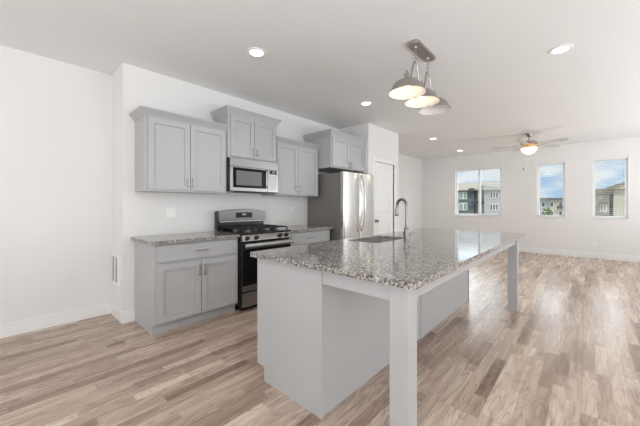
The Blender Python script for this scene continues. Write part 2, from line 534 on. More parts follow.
for v in kn.bm.verts:
    z = v.co.z - .955; y = v.co.y
    v.co.z = .955 + y; v.co.y = yd - z
d.part('knob', kn, M_DKNICKEL, sl)
for z in (.25, 1.05, 1.88):
    d.part('hinge', MB().box(DX1 - .005, DX1 + .004, yd - .006, yd + .002, z - .045, z + .045, .002), M_DKNICKEL, sl)
cs = MB()
cy0, cy1 = -.690, -.6745
cs.box(DX0 - .068, DX0 - .004, cy0, cy1, 0, DZ + .002, .003).box(DX1 + .008, DX1 + .072, cy0, cy1, 0, DZ + .002, .003)
cs.box(DX0 - .068, DX1 + .072, cy0, cy1, DZ + .002, DZ + .068, .003)
cs.box(DX0 - .004, DX0 + .001, -.675, -.56, 0, DZ).box(DX1 + .0, DX1 + .006, -.675, -.56, 0, DZ)
d.part('door_casing', cs, M_TRIM)

# ================================================================== cabinet helpers
def shaker(x0, x1, z0, z1, yf, rail=.058, t=.019, dirn=-1):
    """shaker door, front face at yf facing dirn*Y"""
    m = MB()
    ya, yb = (yf, yf + t) if dirn < 0 else (yf - t, yf)
    def bx(a, b, c, e, ins=0, bev=.0015):
        if dirn < 0: m.box(a, b, ya + ins, yb, c, e, bev)
        else: m.box(a, b, ya, yb - ins, c, e, bev)
    bx(x0, x0 + rail, z0, z1); bx(x1 - rail, x1, z0, z1)
    bx(x0 + rail - .001, x1 - rail + .001, z0, z0 + rail); bx(x0 + rail - .001, x1 - rail + .001, z1 - rail, z1)
    bx(x0 + rail - .003, x1 - rail + .003, z0 + rail - .003, z1 - rail + .003, .0125, 0)
    return m

def pull(x, z, yf, L=.12, vertical=True):
    """flat bar pull on a front at yf facing -Y"""
    m = MB()
    if vertical:
        m.box(x - .005, x + .005, yf - .034, yf - .026, z - L / 2, z + L / 2, .002)
        for s_ in (-1, 1): m.box(x - .004, x + .004, yf - .027, yf, z + s_ * (L / 2 - .014) - .004, z + s_ * (L / 2 - .014) + .004, .001)
    else:
        m.box(x - L / 2, x + L / 2, yf - .034, yf - .026, z - .005, z + .005, .002)
        for s_ in (-1, 1): m.box(x + s_ * (L / 2 - .014) - .004, x + s_ * (L / 2 - .014) + .004, yf - .027, yf, z - .004, z + .004, .001)
    return m

def crown(x0, x1, yb, yf, z0, z1, out, left=True, right=True):
    ol = 1 if left else 0; orr = 1 if right else 0
    prof = [(.002, z0), (.008, z0 + .004), (.010, z0 + .012), (out * .9, z1 - .016), (out, z1 - .012), (out, z1), (0, z1 - .0005)]
    rings = []
    for o, z in prof:
        rings.append([(x0 - o * ol, yb, z), (x0 - o * ol, yf - o, z), (x1 + o * orr, yf - o, z), (x1 + o * orr, yb, z)])
    return MB().stack(rings)

def wall_cab(label, x0, x1, depth, z0, z1, ctop, doors, pulls, out=.055, left=True, right=True, group=None):
    """depth is to the door face"""
    yf = -depth; yb = -.002; t = .019; yc = yf + t
    c = T('wall_cabinet', label, 'cabinet', ((x0 + x1) / 2, 0, z0), group)
    body = MB().box(x0, x1, yc, yb, z0, z1, .001)
    c.part('body', body, M_CAB)
    for (a, b_), p in zip(doors, pulls):
        dr = c.part('door', shaker(a, b_, z0 + .02, z1 - .022, yf), M_CAB)
        c.part('handle', pull(p[0], p[1], yf, p[2]), M_NICKEL, dr, 'brushed nickel bar pull')
    c.part('crown_moulding', crown(x0, x1, yb, yc - .004, z1 - .022, ctop, out, left, right), M_CAB)
    return c

# ------------------------------------------------------------------ wall cabinets
wall_cab('long light grey two-door wall cabinet at far left, above the left countertop', .11, 1.018, .349, 1.40, 2.180, 2.238,
         [(.136, .560), (.566, .994)], [(.535, 1.505, .11), (.592, 1.505, .11)], right=False)
wall_cab('short raised grey two-door cabinet directly above the microwave', 1.021, 1.779, .376, 1.850, 2.40, 2.468,
         [(1.055, 1.398), (1.404, 1.757)], [(1.376, 1.95, .10), (1.428, 1.95, .10)])
wall_cab('lower-set grey two-door wall cabinet between the microwave and the refrigerator', 1.782, 2.692, .349, 1.40, 2.180, 2.238,
         [(1.810, 2.215), (2.221, 2.655)], [(2.190, 1.505, .11), (2.248, 1.505, .11)], left=False)
wall_cab('deep grey two-door cabinet mounted above the refrigerator', 2.70, 3.662, .615, 1.868, 2.385, 2.462,
         [(2.725, 3.175), (3.181, 3.630)], [(3.150, 1.945, .10), (3.206, 1.945, .10)], right=False)

# ------------------------------------------------------------------ base cabinets
def base_cab(label, x0, x1, dx0, dx1, split=True):
    yf = -.612; yc = yf + .019
    c = T('base_cabinet', label, 'cabinet', ((x0 + x1) / 2, -.3, 0))
    b = MB()
    b.box(x0 + .018, x1 - .018, yc, -.003, .10, .88)          # carcass
    b.box(x0, x0 + .018, yc, -.003, .10, .88).box(x1 - .018, x1, yc, -.003, .10, .88)
    b.box(x0, x0 + .018, -.535, -.003, 0, .10).box(x1 - .018, x1, -.535, -.003, 0, .10)
    c.part('body', b, M_CAB)
    c.part('toe_kick', MB().box(x0 + .018, x1 - .018, -.535, -.520, 0, .10), M_CAB)
    dr = c.part('drawer', MB().box(dx0, dx1, yf, yc, .700, .858, .0015), M_CAB)
    c.part('handle', pull((dx0 + dx1) / 2, .782, yf, .135, False), M_NICKEL, dr, 'horizontal nickel bar pull')
    mid = (dx0 + dx1) / 2
    for a, b_, hx in ((dx0, mid - .003, mid - .03), (mid + .003, dx1, mid + .03)):
        o = c.part('door', shaker(a, b_, .118, .672, yf), M_CAB)
        c.part('handle', pull(hx, .575, yf, .125), M_NICKEL, o, 'vertical nickel bar pull')
    return c
base_cab('light grey base cabinet left of the range, one drawer over two shaker doors', .11, 1.012, .138, .998)
base_cab('light grey base cabinet partly hidden behind the island, between range and refrigerator', 1.788, 2.68, 1.81, 2.655)

def counter(label, x0, x1):
    solo('countertop', MB().box(x0, x1, -.645, -.002, .881, .914, .004), M_GRANITE, label, 'countertop')
counter('short speckled granite countertop left of the range', .07, 1.014)
counter('short speckled granite countertop right of the range, ending at the refrigerator', 1.786, 2.715)

# ------------------------------------------------------------------ range
rx0, rx1 = 1.018, 1.782
rg = T('range', 'stainless steel and black freestanding gas range between the two short countertops', 'stove', (1.40, -.35, 0))
b = MB().box(rx0, rx1, -.635, -.02, .06, .905, .002).box(rx0 + .03, rx1 - .03, -.60, -.05, 0.0, .06)
rg.part('body', b, M_BLACK)
rg.part('cooktop', MB().box(rx0 - .002, rx1 + .002, -.675, -.09, .905, .925, .006), M_BLACK)
# control panel sloping back
cp = MB().prism([(-.675, .822), (-.690, .83), (-.668, .902), (-.62, .902), (-.62, .822)], rx0 + .004, rx1 - .004, 'X', .002)
pan = rg.part('control_panel', cp, M_STEEL)
for kx in (1.085, 1.215, 1.585, 1.69):
    kb = MB().lathe([(0, 0), (.027, 0), (.026, .008), (.022, .012), (.020, .030), (.017, .034), (0, .034)], (0, 0, 0), 20, 'Y')
    kb.box(-.004, .004, .02, .038, -.018, .018, .001)
    Mx = Matrix.Translation((kx, -.680, .864)) @ Matrix.Rotation(R(180), 4, 'Z') @ Matrix.Rotation(R(16), 4, 'X')
    kb.bm.transform(Mx)
    rg.part('knob', kb, M_BLACK, pan)
# oven door
dr = rg.part('oven_door', MB().box(rx0 + .006, rx1 - .006, -.672, -.637, .235, .80, .004), M_BLACK)
rg.part('window', MB().box(rx0 + .022, rx1 - .022, -.6765, -.670, .31, .725, .002), M_GLASSBLK, dr)
rg.part('lower_rail', MB().box(rx0 + .008, rx1 - .008, -.679, -.668, .238, .305, .003), M_STEEL, dr)
hb = MB().prism([(-.735, .748), (-.738, .772), (-.728, .803), (-.716, .806), (-.722, .775), (-.719, .748)], rx0 + .012, rx1 - .002, 'X', .003)
for xx in (rx0 + .03, rx1 - .06): hb.box(xx, xx + .03, -.72, -.668, .76, .79, .003)
rg.part('handle', hb, M_STEEL, dr, 'wide bowed stainless oven handle')
rg.part('drawer', MB().box(rx0 + .012, rx1 - .008, -.672, -.637, .052, .222, .005), M_STEEL)
# backguard
bg = []
n = 16
for i in range(n + 1):
    u = -1 + 2 * i / n
    bg.append((1.40 + u * .382, 1.165 + .036 * (1 - abs(u) ** 2.4)))
poly = [(rx0, 1.045)] + bg + [(rx1, 1.045)]
back = rg.part('backguard', MB().prism(poly, -.105, -.045, 'Y', .004), M_STEELD)
rg.part('trim', MB().prism([(rx0 - .001, .925), (rx0 - .001, 1.166), (rx0 + .016, 1.182), (rx0 + .022, 1.04), (rx0 + .022, .925)], -.108, -.03, 'Y', .002), M_BLACK, back)
rg.part('vent_panel', MB().box(rx0 + .02, rx1 - .02, -.085, -.03, .925, 1.05, .002), M_BLACK, back)
rg.part('vent_shelf', MB().box(rx0 + .03, rx1 - .01, -.112, -.085, 1.028, 1.046, .003), M_STEEL, back)
ds = rg.part('display', MB().box(1.285, 1.545, -.109, -.104, 1.083, 1.155, .002), M_GLASSBLK, back)
for k in range(3): rg.part('digit', MB().box(1.385 + k * .022, 1.398 + k * .022, -.1102, -.109, 1.118, 1.138), M_DISPLAY, ds)
# burners and grates
for bx_, by_, br in ((1.20, -.25, .045), (1.60, -.25, .04), (1.20, -.52, .04), (1.60, -.52, .048), (1.40, -.385, .05)):
    bb = MB().lathe([(0, .924), (br * 1.25, .924), (br * 1.2, .934), (br, .938), (br, .948), (br * .9, .952), (0, .952)], (bx_, by_, 0), 24)
    rg.part('burner', bb, M_STEELD)
for gx in (1.165, 1.40, 1.635):
    g = MB(); hw = .108
    zt = .975
    for yy in (-.635, -.13): g.box(gx - hw, gx + hw, yy - .006, yy + .006, zt - .014, zt, .003)
    for xx in (gx - hw, gx + hw): g.box(xx - .006, xx + .006, -.635, -.13, zt - .014, zt, .003)
    g.box(gx - .005, gx + .005, -.635, -.13, zt - .012, zt + .004, .002)
    for yy in (-.52, -.385, -.25): g.box(gx - hw, gx + hw, yy - .005, yy + .005, zt - .012, zt + .004, .002)
    for xx in (gx - hw, gx + hw):
        for yy in (-.63, -.135): g.box(xx - .007, xx + .007, yy - .007, yy + .007, .924, zt - .01, .002)
    rg.part('grate', g, M_IRON)

# ------------------------------------------------------------------ microwave
mw = T('microwave', 'stainless over-the-range microwave with black framed door window', 'microwave', (1.40, -.2, 1.425))
mx0, mx1 = 1.022, 1.778
mz0, mz1 = 1.428, 1.847
mw.part('body', MB().box(mx0, mx1, -.370, -.005, mz0, mz1, .002), M_BLACK)
md = mw.part('door', MB().box(mx0 + .002, 1.592, -.405, -.372, mz0 + .004, mz1 - .105, .004), M_STEEL)
mw.part('window_frame', MB().box(mx0 + .042, 1.565, -.4085, -.403, mz0 + .05, mz1 - .118, .003), M_GLASSBLK, md)
mw.part('window', MB().box(mx0 + .085, 1.490, -.4105, -.4075, mz0 + .08, mz1 - .155, .002), M_MESH, md)
hm = MB().tube([(1.577, -.405, 1.50), (1.577, -.437, 1.512), (1.577, -.443, 1.60), (1.577, -.437, 1.715), (1.577, -.405, 1.728)], .009, 10)
mw.part('handle', hm, M_STEEL, md)
mw.part('top_panel', MB().box(mx0 + .002, mx1 - .002, -.407, -.372, mz1 - .104, mz1 - .002, .004), M_STEEL)
cpn = mw.part('control_panel', MB().box(1.594, mx1 - .002, -.405, -.372, mz0 + .004, mz1 - .105, .004), M_STEEL)
md2 = mw.part('display', MB().box(1.628, 1.745, -.4075, -.404, 1.683, 1.733, .001), M_GLASSBLK, cpn)
for k in range(3): mw.part('digit', MB().box(1.668 + k * .017, 1.678 + k * .017, -.4085, -.4072, 1.700, 1.718), M_DISPLAY, cpn)
bt = MB()
for r_ in range(6):
    for c_ in range(3): bt.box(1.634 + c_ * .04, 1.660 + c_ * .04, -.4065, -.4045, 1.475 + r_ * .033, 1.492 + r_ * .033, .001)
mw.part('keypad', bt, M_BUTTON, cpn)
mw.part('vent_grille', MB().box(1.18, 1.62, -.39, -.22, mz0 - .006, mz0 + .001, .001), M_SLOT)

# ------------------------------------------------------------------ refrigerator
fr = T('refrigerator', 'tall stainless steel refrigerator with taupe side in the wall alcove', 'refrigerator', (3.18, -.4, 0))
fx0, fx1 = 2.752, 3.625; fm = 3.183
fr.part('body', MB().box(fx0, fx1, -.745, -.03, .03, 1.775, .004).box(fx0 + .03, fx1 - .03, -.70, -.06, 0, .03), M_FRSIDE)
def fdoor(x0, x1, z0, z1):
    # softly bowed front
    n = 12; pts = []
    for i in range(n + 1):
        u = i / n
        x = x0 + (x1 - x0) * u
        e = min(u, 1 - u) * (x1 - x0)
        rnd_ = .022 * (1 - math.sqrt(max(0, 1 - max(0, 1 - e / .022) ** 2)))
        pts.append((x, -.822 - .012 * math.sin(math.pi * u) + rnd_))
    poly = [(x1, -.752), (x0, -.752)] + pts
    return MB().prism(poly, z0, z1, 'Z')
def fdoor2(x0, x1, z0, z1):
    es = [0, .0015, .005, .011, .02]
    n = 14
    us = [e for e in es] + [.02 + (x1 - x0 - .04) * i / n for i in range(1, n)] + [x1 - x0 - e for e in es[::-1]]
    pts = []
    for e in us:
        q = min(e, x1 - x0 - e)
        r_ = .02
        rd = r_ - math.sqrt(max(0, r_ * r_ - max(0, r_ - q) ** 2))
        pts.append((x0 + e, -.820 - .014 * math.sin(math.pi * e / (x1 - x0)) + rd))
    return MB().prism([(x1, -.752), (x0, -.752)] + pts, z0, z1, 'Z')
def fhandle(x, s_):
    P = []
    for i in range(17):
        u = i / 16; P.append((x + s_ * .0 * math.sin(math.pi * u), -.838 - .062 * math.sin(math.pi * u) ** .8, .84 + .90 * u))
    m = MB().tube(P, .0115, 12)
    for z in (.845, 1.735): m.lathe([(0, 0), (.016, 0), (.014, .02), (0, .022)], (x, -.828, z), 12, 'Y') if False else m.box(x - .014, x + .014, -.848, -.826, z - .03, z + .03, .006)
    return m
for a, b_, hx, s_ in ((fx0 + .002, fm - .003, fm - .045, -1), (fm + .003, fx1 - .002, fm + .045, 1)):
    dd = fr.part('door', fdoor2(a, b_, .70, 1.785), M_STEELV)
    fr.part('handle', fhandle(hx, s_), M_STEELV, dd, 'bowed vertical stainless handle')
dd = fr.part('freezer_drawer', fdoor2(fx0 + .002, fx1 - .002, .07, .692), M_STEELV)
fh = MB().tube([(fx0 + .12 + (fx1 - fx0 - .24) * i / 16, -.838 - .055 * math.sin(math.pi * i / 16) ** .8, .62) for i in range(17)], .0115, 12)
fr.part('handle', fh, M_STEELV, dd)
for xx in (fx0 + .04, fx1 - .10): fr.part('hinge_cover', MB().box(xx, xx + .06, -.80, -.70, 1.7755, 1.80, .006), M_FRSIDE)

# ------------------------------------------------------------------ island
isl = T('kitchen_island', 'light grey kitchen island base with two square legs carrying the overhang', 'kitchen island', (1.85, -2.3, 0))
ix0, ix1 = .403, 3.30; iy0, iy1 = -2.473, -1.865
H0 = .878
pe = [(iy0, 0), (-1.925, 0), (-1.925, .10), (iy1 + .019, .10), (iy1 + .019, H0), (iy0, H0)]
isl.part('end_panel', MB().prism(pe, ix0, ix0 + .02, 'X'), M_CAB)
isl.part('end_panel', MB().prism(pe, ix1 - .02, ix1, 'X'), M_CAB)
isl.part('body', MB().box(ix0 + .02, 1.36, -2.455, iy1, .10, H0).box(2.06, ix1 - .02, -2.455, iy1, .10, H0).box(1.36, 2.06, -2.455, iy1, .10, .62)
         .box(1.36, 2.06, -2.455, -2.40, .62, H0).box(1.36, 2.06, -1.885, iy1, .62, H0), M_CAB)
isl.part('toe_kick', MB().box(ix0 + .02, ix1 - .02, -1.94, -1.925, 0, .10), M_CAB)
isl.part('back_panel', MB().box(ix0 + .02, ix1 - .02, iy0, -2.456, 0, H0), M_CAB)
isl.part('corner_trim', MB().box(ix0 - .004, ix0 + .018, iy0 - .008, iy0 + .022, 0, H0, .002), M_CAB)
isl.part('corner_trim', MB().box(ix1 - .018, ix1 + .004, iy0 - .008, iy0 + .022, 0, H0, .002), M_CAB)
isl.part('batten', MB().box(1.80, 1.88, iy0 - .006, iy0 + .001, 0, H0, .0015), M_CAB)
nd = 5; wdd = (ix1 - ix0 - .06) / nd
for k in range(nd):
    a = ix0 + .03 + k * wdd
    isl.part('door', shaker(a + .003, a + wdd - .003, .118, .86, iy1 + .019, dirn=1), M_CAB)
for lx in (ix0 - .002, 3.245):
    isl.part('leg', MB().box(lx, lx + .096, -3.021, -2.925, 0, H0 + .002, .0015), M_CAB)
ap = isl.part('apron', MB().box(.498, 3.246, -3.003, -2.983, .795, H0, .001), M_CAB)
isl.part('apron', MB().box(.414, .434, -2.926, -2.48, .790, H0, .001), M_CAB)
isl.part('apron', MB().box(3.30, 3.32, -2.926, -2.48, .790, H0, .001), M_CAB)

SX0, SX1, SY0, SY1 = 1.39, 2.03, -2.245, -1.895
ct = MB().plate_hole([(.359, -3.07), (3.402, -3.07), (3.402, -1.821), (.359, -1.821)], rrect(SX0, SX1, SY0, SY1, .07, 8), .880, .914)
solo('countertop', ct, M_GRANITE, 'large speckled granite countertop on the island with a cutout for the sink', 'countertop', org=(1.88, -2.45, .88))

# sink: undermount bowl
sk = T('sink', 'undermount stainless steel sink set in the island countertop', 'sink', ((SX0 + SX1) / 2, (SY0 + SY1) / 2, .66))
def ring(o, z, r): return [(x, y, z) for x, y in rrect(SX0 + o, SX1 - o, SY0 + o, SY1 - o, r, 6)]
t = bmesh.new()
rings = [ring(-.02, .8795, .09), ring(-.006, .8795, .075), ring(-.004, .85, .07), ring(.0, .72, .065), ring(.02, .69, .05), ring(.12, .684, .04)]
V = [[t.verts.new(p) for p in r_] for r_ in rings]
for a, b_ in zip(V, V[1:]):
    for i in range(len(a)): t.faces.new((a[i], a[(i + 1) % len(a)], b_[(i + 1) % len(a)], b_[i]))
t.faces.new(V[-1])
bmesh.ops.solidify(t, geom=list(t.faces), thickness=.0015)
bmesh.ops.recalc_face_normals(t, faces=t.faces)
sb = MB(); sb._merge(t)
sk.part('bowl', sb, M_BOWL)
sk.part('drain', MB().lathe([(.0, .686), (.042, .686), (.040, .690), (.028, .688), (0, .688)], ((SX0 + SX1) / 2, (SY0 + SY1) / 2, 0), 24), M_DKNICKEL)

# faucet
fa = T('faucet', 'tall gooseneck pull-down kitchen faucet standing by the island sink', 'faucet', (1.732, -2.353, .914))
fxx, fyy, fz = 1.744, -2.358, .914
fa.part('base', MB().lathe([(0, 0), (.029, 0), (.029, .005), (.0245, .010), (.0235, .11), (.026, .113), (.026, .119), (.0175, .125), (.0145, .14), (0, .141)], (fxx, fyy, fz), 28), M_CHROME)
phi = R(68); u = Vector((math.cos(phi), math.sin(phi), 0)); rad = .068
P = [Vector((fxx, fyy, 1.04)), Vector((fxx, fyy, 1.12)), Vector((fxx, fyy, 1.19)), Vector((fxx, fyy, 1.235))]
cc = Vector((fxx, fyy, 1.243)) + u * rad
for i in range(1, 17):
    a = R(180 - i * 180 / 16)
    P.append(cc + u * rad * math.cos(a) + Vector((0, 0, rad * math.sin(a))))
P.append(P[-1] + Vector((0, 0, -.02)) + u * .002)
fa.part('neck', MB().tube(P, .0138, 14), M_CHROME)
e = P[-1]
fa.part('spray_head', MB().lathe([(0, 0), (.0145, 0), (.016, -.012), (.019, -.045), (.020, -.060), (.019, -.062), (0, -.062)], (e.x, e.y, e.z), 24), M_DKNICKEL)
fa.part('nozzle', MB().lathe([(0, -.0622), (.0185, -.0622), (.018, -.074), (0, -.075)], (e.x, e.y, e.z), 20), M_BLACK)
hd = MB().lathe([(0, 0), (.014, 0), (.014, .022), (.010, .026), (0, .026)], (0, 0, 0), 18, 'X')
hd.tube([(.02, 0, 0), (.04, 0, .004), (.085, 0, .010)], [.007, .006, .0045], 10)
hd.bm.transform(Matrix.Translation((fxx, fyy, .975)) @ Matrix.Rotation(R(-30), 4, 'Z') @ Matrix.Translation((.019, 0, 0)))
fa.part('handle', hd, M_DKNICKEL)
bl = MB().lathe([(0, 0), (.012, 0), (.013, .006), (.011, .016), (0, .019)], (0, 0, 0), 18, 'X')
bl.bm.transform(Matrix.Translation((fxx, fyy, .985)) @ Matrix.Rotation(R(150), 4, 'Z') @ Matrix.Translation((.019, 0, 0)))
fa.part('button', bl, M_CHROME)

# ================================================================== outlets, vent
def plate(label, kind, pos, normal, w=.072, h=.115, name='wall_outlet'):
    """normal: '-Y' or '-X' ; pos on the wall face"""
    o = T(name, label, 'outlet' if kind == 'outlet' else 'switch', pos)
    def place(m):
        if normal == '-X': m.bm.transform(Matrix.Rotation(R(-90), 4, 'Z'))
        m.bm.transform(Matrix.Translation(pos)); return m
    cv = o.part('cover_plate', place(MB().box(-w / 2, w / 2, -.008, 0, -h / 2, h / 2, .002)), M_PLASTIC)
    cs_ = (0,) if w < .1 else (-.023, .023)
    for cx in cs_:
        ins = MB().box(cx - .016, cx + .016, -.011, -.006, -.034, .034, .001)
        io = o.part('receptacle' if kind == 'outlet' else 'rocker', place(ins), M_PLASTIC, cv)
        if kind == 'outlet':
            for zz in (-.017, .017):
                for dx in (-.006, .006):
                    o.part('slot', place(MB().box(cx + dx - .001, cx + dx + .001, -.0115, -.0105, zz - .002, zz + .006)), M_SLOT, cv)
    return o
plate('white double rocker plate on the wall above the left countertop', 'switch', (.49, 0, 1.165), '-Y', .104, .115, 'wall_switch')
plate('white outlet on the wall between the range and the refrigerator', 'outlet', (2.402, 0, 1.175), '-Y')
plate('white outlet low on the window wall under the rightmost window', 'outlet', (WX, -3.755, .352), '-X')
plate('small white plate on the wall just below the middle window', 'switch', (WX, -3.087, .862), '-X', .095, .06, 'wall_switch')

vt = T('air_vent', 'white return air grille low on the narrow wall return at left', 'vent', (0, .291, .375))
f_ = MB(); y0, y1, z0, z1 = .145, .437 - .0, .365, .70
for a, b_, c_, e_ in ((y0 + .026, y1 - .026, z0, z0 + .028), (y0 + .026, y1 - .026, z1 - .028, z1), (y0, y0 + .026, z0, z1), (y1 - .026, y1, z0, z1), ((y0 + y1) / 2 - .012, (y0 + y1) / 2 + .012, z0 + .028, z1 - .028)):
    f_.box(-.012, -.0005, a, b_, c_, e_)
vt.part('frame', f_, M_PLASTIC)
l_ = MB()
z = z0 + .034
while z < z1 - .036:
    l_.prism([(-.010, z + .008), (-.0085, z + .008), (-.002, z), (-.0035, z)], y0 + .024, y1 - .024, 'Y'); z += .018
vt.part('louvres', l_, M_PLASTIC)
vt.part('backing', MB().box(-.0012, -.0004, y0 + .02, y1 - .02, z0 + .02, z1 - .02), M_BUTTON)

# ================================================================== recessed lights
def recessed(x, y, label, power=5):
    o = T('recessed_light', label, 'ceiling light', (x, y, CZ - .012), 'recessed ceiling lights')
    o.part('trim_ring', MB().lathe([(.062, CZ - .004), (.070, CZ - .010), (.094, CZ - .006), (.096, CZ - .0005), (.062, CZ - .0005), (.062, CZ - .004)], (x, y, 0), 36, close=False), M_TRIM)
    o.part('lens', MB().lathe([(0, CZ - .006), (.063, CZ - .006), (.063, CZ - .001), (0, CZ - .001)], (x, y, 0), 32), M_LEVELW)
    l = bpy.data.lights.new('recessed_lamp', 'SPOT'); l.energy = power * 3; l.spot_size = R(140); l.spot_blend = .8
    l.shadow_soft_size = .06; l.color = (1, .95, .88)
    lo = bpy.data.objects.new('recessed_lamp', l); COL.objects.link(lo); lo.parent = o.o; lo.location = (0, 0, -.01)
recessed(.838, -1.217, 'round recessed ceiling light above the left cabinets, nearest the camera at left')
recessed(2.786, -1.209, 'round recessed ceiling light in front of the refrigerator cabinet')
recessed(2.80, -3.437, 'round recessed ceiling light at upper right of the photo, right of the pendant')
recessed(5.733, -1.054, 'small recessed ceiling light beyond the pendant, nearer of the two far ones')
recessed(7.666, -1.044, 'farthest recessed ceiling light, near the corner of the window wall')

# ================================================================== pendant
PY = -2.44
pd = T('pendant_light', 'three-shade brushed nickel island pendant hanging on chains from the ceiling', 'pendant light', (1.90, PY, 2.26))
pd.part('canopy', MB().prism(rrect(1.675, 2.135, PY - .058, PY + .058, .045, 6), CZ - .028, CZ - .001, 'Z', .004), M_NICKEL)
def chain(x, z0, z1):
    n = max(3, int((z1 - z0) / .027)); st = (z1 - z0) / n; m = MB()
    for k in range(n):
        zc = z0 + st * (k + .5); pts = []
        for i in range(12):
            a = 2 * math.pi * i / 12
            w_, h_ = .0085 * math.cos(a), (st * .68) * math.sin(a)
            pts.append((x + (w_ if k % 2 else 0), PY + (0 if k % 2 else w_), zc + h_))
        m.tube(pts, .0024, 6, True)
    m.lathe([(0, z1 - .012), (.012, z1 - .008), (.016, z1 + .004), (0, z1 + .004)], (x, PY, 0), 14)
    return m
SH = (1.585, 1.903, 2.221)
for cx, x0_, x1_ in ((1.762, SH[0], SH[1]), (2.044, SH[1], SH[2])):
    ch = pd.part('chain', chain(cx, 2.605, CZ - .03), M_NICKEL)
    # arch: from a peak under the chain, arms swoop down and hook into the shade tops
    m = MB()
    for s_, xe in ((-1, x0_), (1, x1_)):
        L = abs(xe - cx)
        pts = [(cx + s_ * L * u, PY, z) for u, z in ((0, 2.600), (.10, 2.596), (.22, 2.575), (.34, 2.535), (.45, 2.48), (.56, 2.436), (.68, 2.418), (.80, 2.424), (.9, 2.446), (.97, 2.455))]
        # smooth
        sm = []
        for i in range(len(pts) - 1):
            p0 = Vector(pts[max(i - 1, 0)]); p1 = Vector(pts[i]); p2 = Vector(pts[i + 1]); p3 = Vector(pts[min(i + 2, len(pts) - 1)])
            for q in (0, .33, .66):
                sm.append(.5 * ((2 * p1) + (-p0 + p2) * q + (2 * p0 - 5 * p1 + 4 * p2 - p3) * q * q + (-p0 + 3 * p1 - 3 * p2 + p3) * q ** 3))
        sm.append(Vector(pts[-1]))
        m.tube(sm, .0075, 8)
    pd.part('arm', m, M_NICKEL)
for k, sx in enumerate(SH):
    zb = 2.258
    outp = [(.163, zb), (.160, zb + .012), (.148, zb + .022), (.140, zb + .034), (.128, zb + .062), (.108, zb + .088), (.080, zb + .108), (.048, zb + .120), (.026, zb + .126)]
    sh = MB().lathe(outp + [(.026, zb + .1235)] + [(r_ - .003, z_ - .0025) for r_, z_ in outp[::-1][1:-1]] + [(.160, zb), (.163, zb)], (sx, PY, 0), 48, close=False)
    so = pd.part('lamp_shade', sh, M_NICKEL)
    inn = [(r_ - .0035, z_ - .003) for r_, z_ in outp[1:]]
    ii = MB().lathe([(.1595, zb + .0005)] + inn + [(.020, zb + .121), (.0, zb + .121)], (sx, PY, 0), 48, close=False)
    pd.part('shade_lining', ii, M_SHADEIN, so, 'white inner face of the shade')
    pd.part('socket', MB().lathe([(0, zb + .118), (.030, zb + .118), (.032, zb + .126), (.022, zb + .134), (.020, zb + .165), (.024, zb + .168), (.018, zb + .176), (0, zb + .176)], (sx, PY, 0), 24), M_NICKEL)
    pts = [(sx + .014 * math.cos(R(a)), PY, zb + .188 + .016 * math.sin(R(a))) for a in range(0, 360, 20)]
    pd.part('loop', MB().tube(pts, .004, 8, True), M_NICKEL)
    pd.part('bulb', MB().lathe([(0, zb + .030), (.012, zb + .032), (.024, zb + .045), (.027, zb + .062), (.020, zb + .085), (.014, zb + .100), (.014, zb + .118), (0, zb + .119)], (sx, PY, 0), 24), M_BULB if k < 2 else M_BULBOFF)
    if k < 2:
        l = bpy.data.lights.new('pendant_lamp', 'POINT'); l.energy = .32; l.color = (1, .74, .48); l.shadow_soft_size = .03
        lo = bpy.data.objects.new('pendant_lamp', l); COL.objects.link(lo); lo.parent = pd.o; lo.location = (sx - 1.90, 0, zb + .025 - 2.26)

# ================================================================== ceiling fan
FX, FY = 6.643, -2.725
fn = T('ceiling_fan', 'brushed nickel ceiling fan with pale blades and a lit glass bowl', 'ceiling fan', (FX, FY, 2.3))
fn.part('canopy', MB().lathe([(0, CZ - .001), (.072, CZ - .001), (.070, CZ - .015), (.045, CZ - .06), (.022, CZ - .078), (0, CZ - .08)], (FX, FY, 0), 28), M_NICKEL)
fn.part('downrod', MB().lathe([(0, 2.60), (.013, 2.60), (.013, CZ - .07), (0, CZ - .07)], (FX, FY, 0), 16), M_NICKEL)
fn.part('motor_housing', MB().lathe([(0, 2.612), (.03, 2.612), (.05, 2.604), (.12, 2.598), (.148, 2.585), (.152, 2.555), (.145, 2.545), (.12, 2.538), (0, 2.538)], (FX, FY, 0), 40), M_NICKEL)
fn.part('light_ring', MB().lathe([(0, 2.538), (.11, 2.538), (.125, 2.52), (.13, 2.475), (.143, 2.468), (.143, 2.458), (0, 2.458)], (FX, FY, 0), 40), M_FANLIT)
pr = [(.143 * math.cos(R(a)), 2.458 - .125 * math.sin(R(a))) for a in range(0, 90, 9)] + [(0, 2.333)]
fn.part('light_bowl', MB().lathe(pr, (FX, FY, 0), 40), M_FANGLASS)
fn.part('finial', MB().lathe([(0, 2.336), (.014, 2.334), (.017, 2.325), (.010, 2.314), (.004, 2.305), (0, 2.304)], (FX, FY, 0), 16), M_DKNICKEL)
base_ang = 42.545 - 90     # camera-right heading
for k in range(5):
    th = R(base_ang + 6 + 72 * k)
    m = MB()
    prof = [(.215, -.052), (.26, -.062), (.45, -.068), (.60, -.070), (.67, -.060), (.695, -.03), (.70, 0), (.695, .03), (.67, .060), (.60, .070), (.45, .068), (.26, .062), (.215, .052)]
    m.prism(prof, -.004, .004, 'Z', .001)
    m.bm.transform(Matrix.Translation((FX, FY, 2.515)) @ Matrix.Rotation(th, 4, 'Z') @ Matrix.Rotation(R(-11), 4, 'X'))
    bo = fn.part('blade', m, M_BLADE)
    a = MB().box(.10, .25, -.016, .016, .004, .010, .002).box(.22, .29, -.04, .04, .004, .009, .002)
    a.bm.transform(Matrix.Translation((FX, FY, 2.517)) @ Matrix.Rotation(th, 4, 'Z') @ Matrix.Rotation(R(-11), 4, 'X'))
    fn.part('blade_bracket', a, M_NICKEL, bo)
pc = MB(); z = 2.53
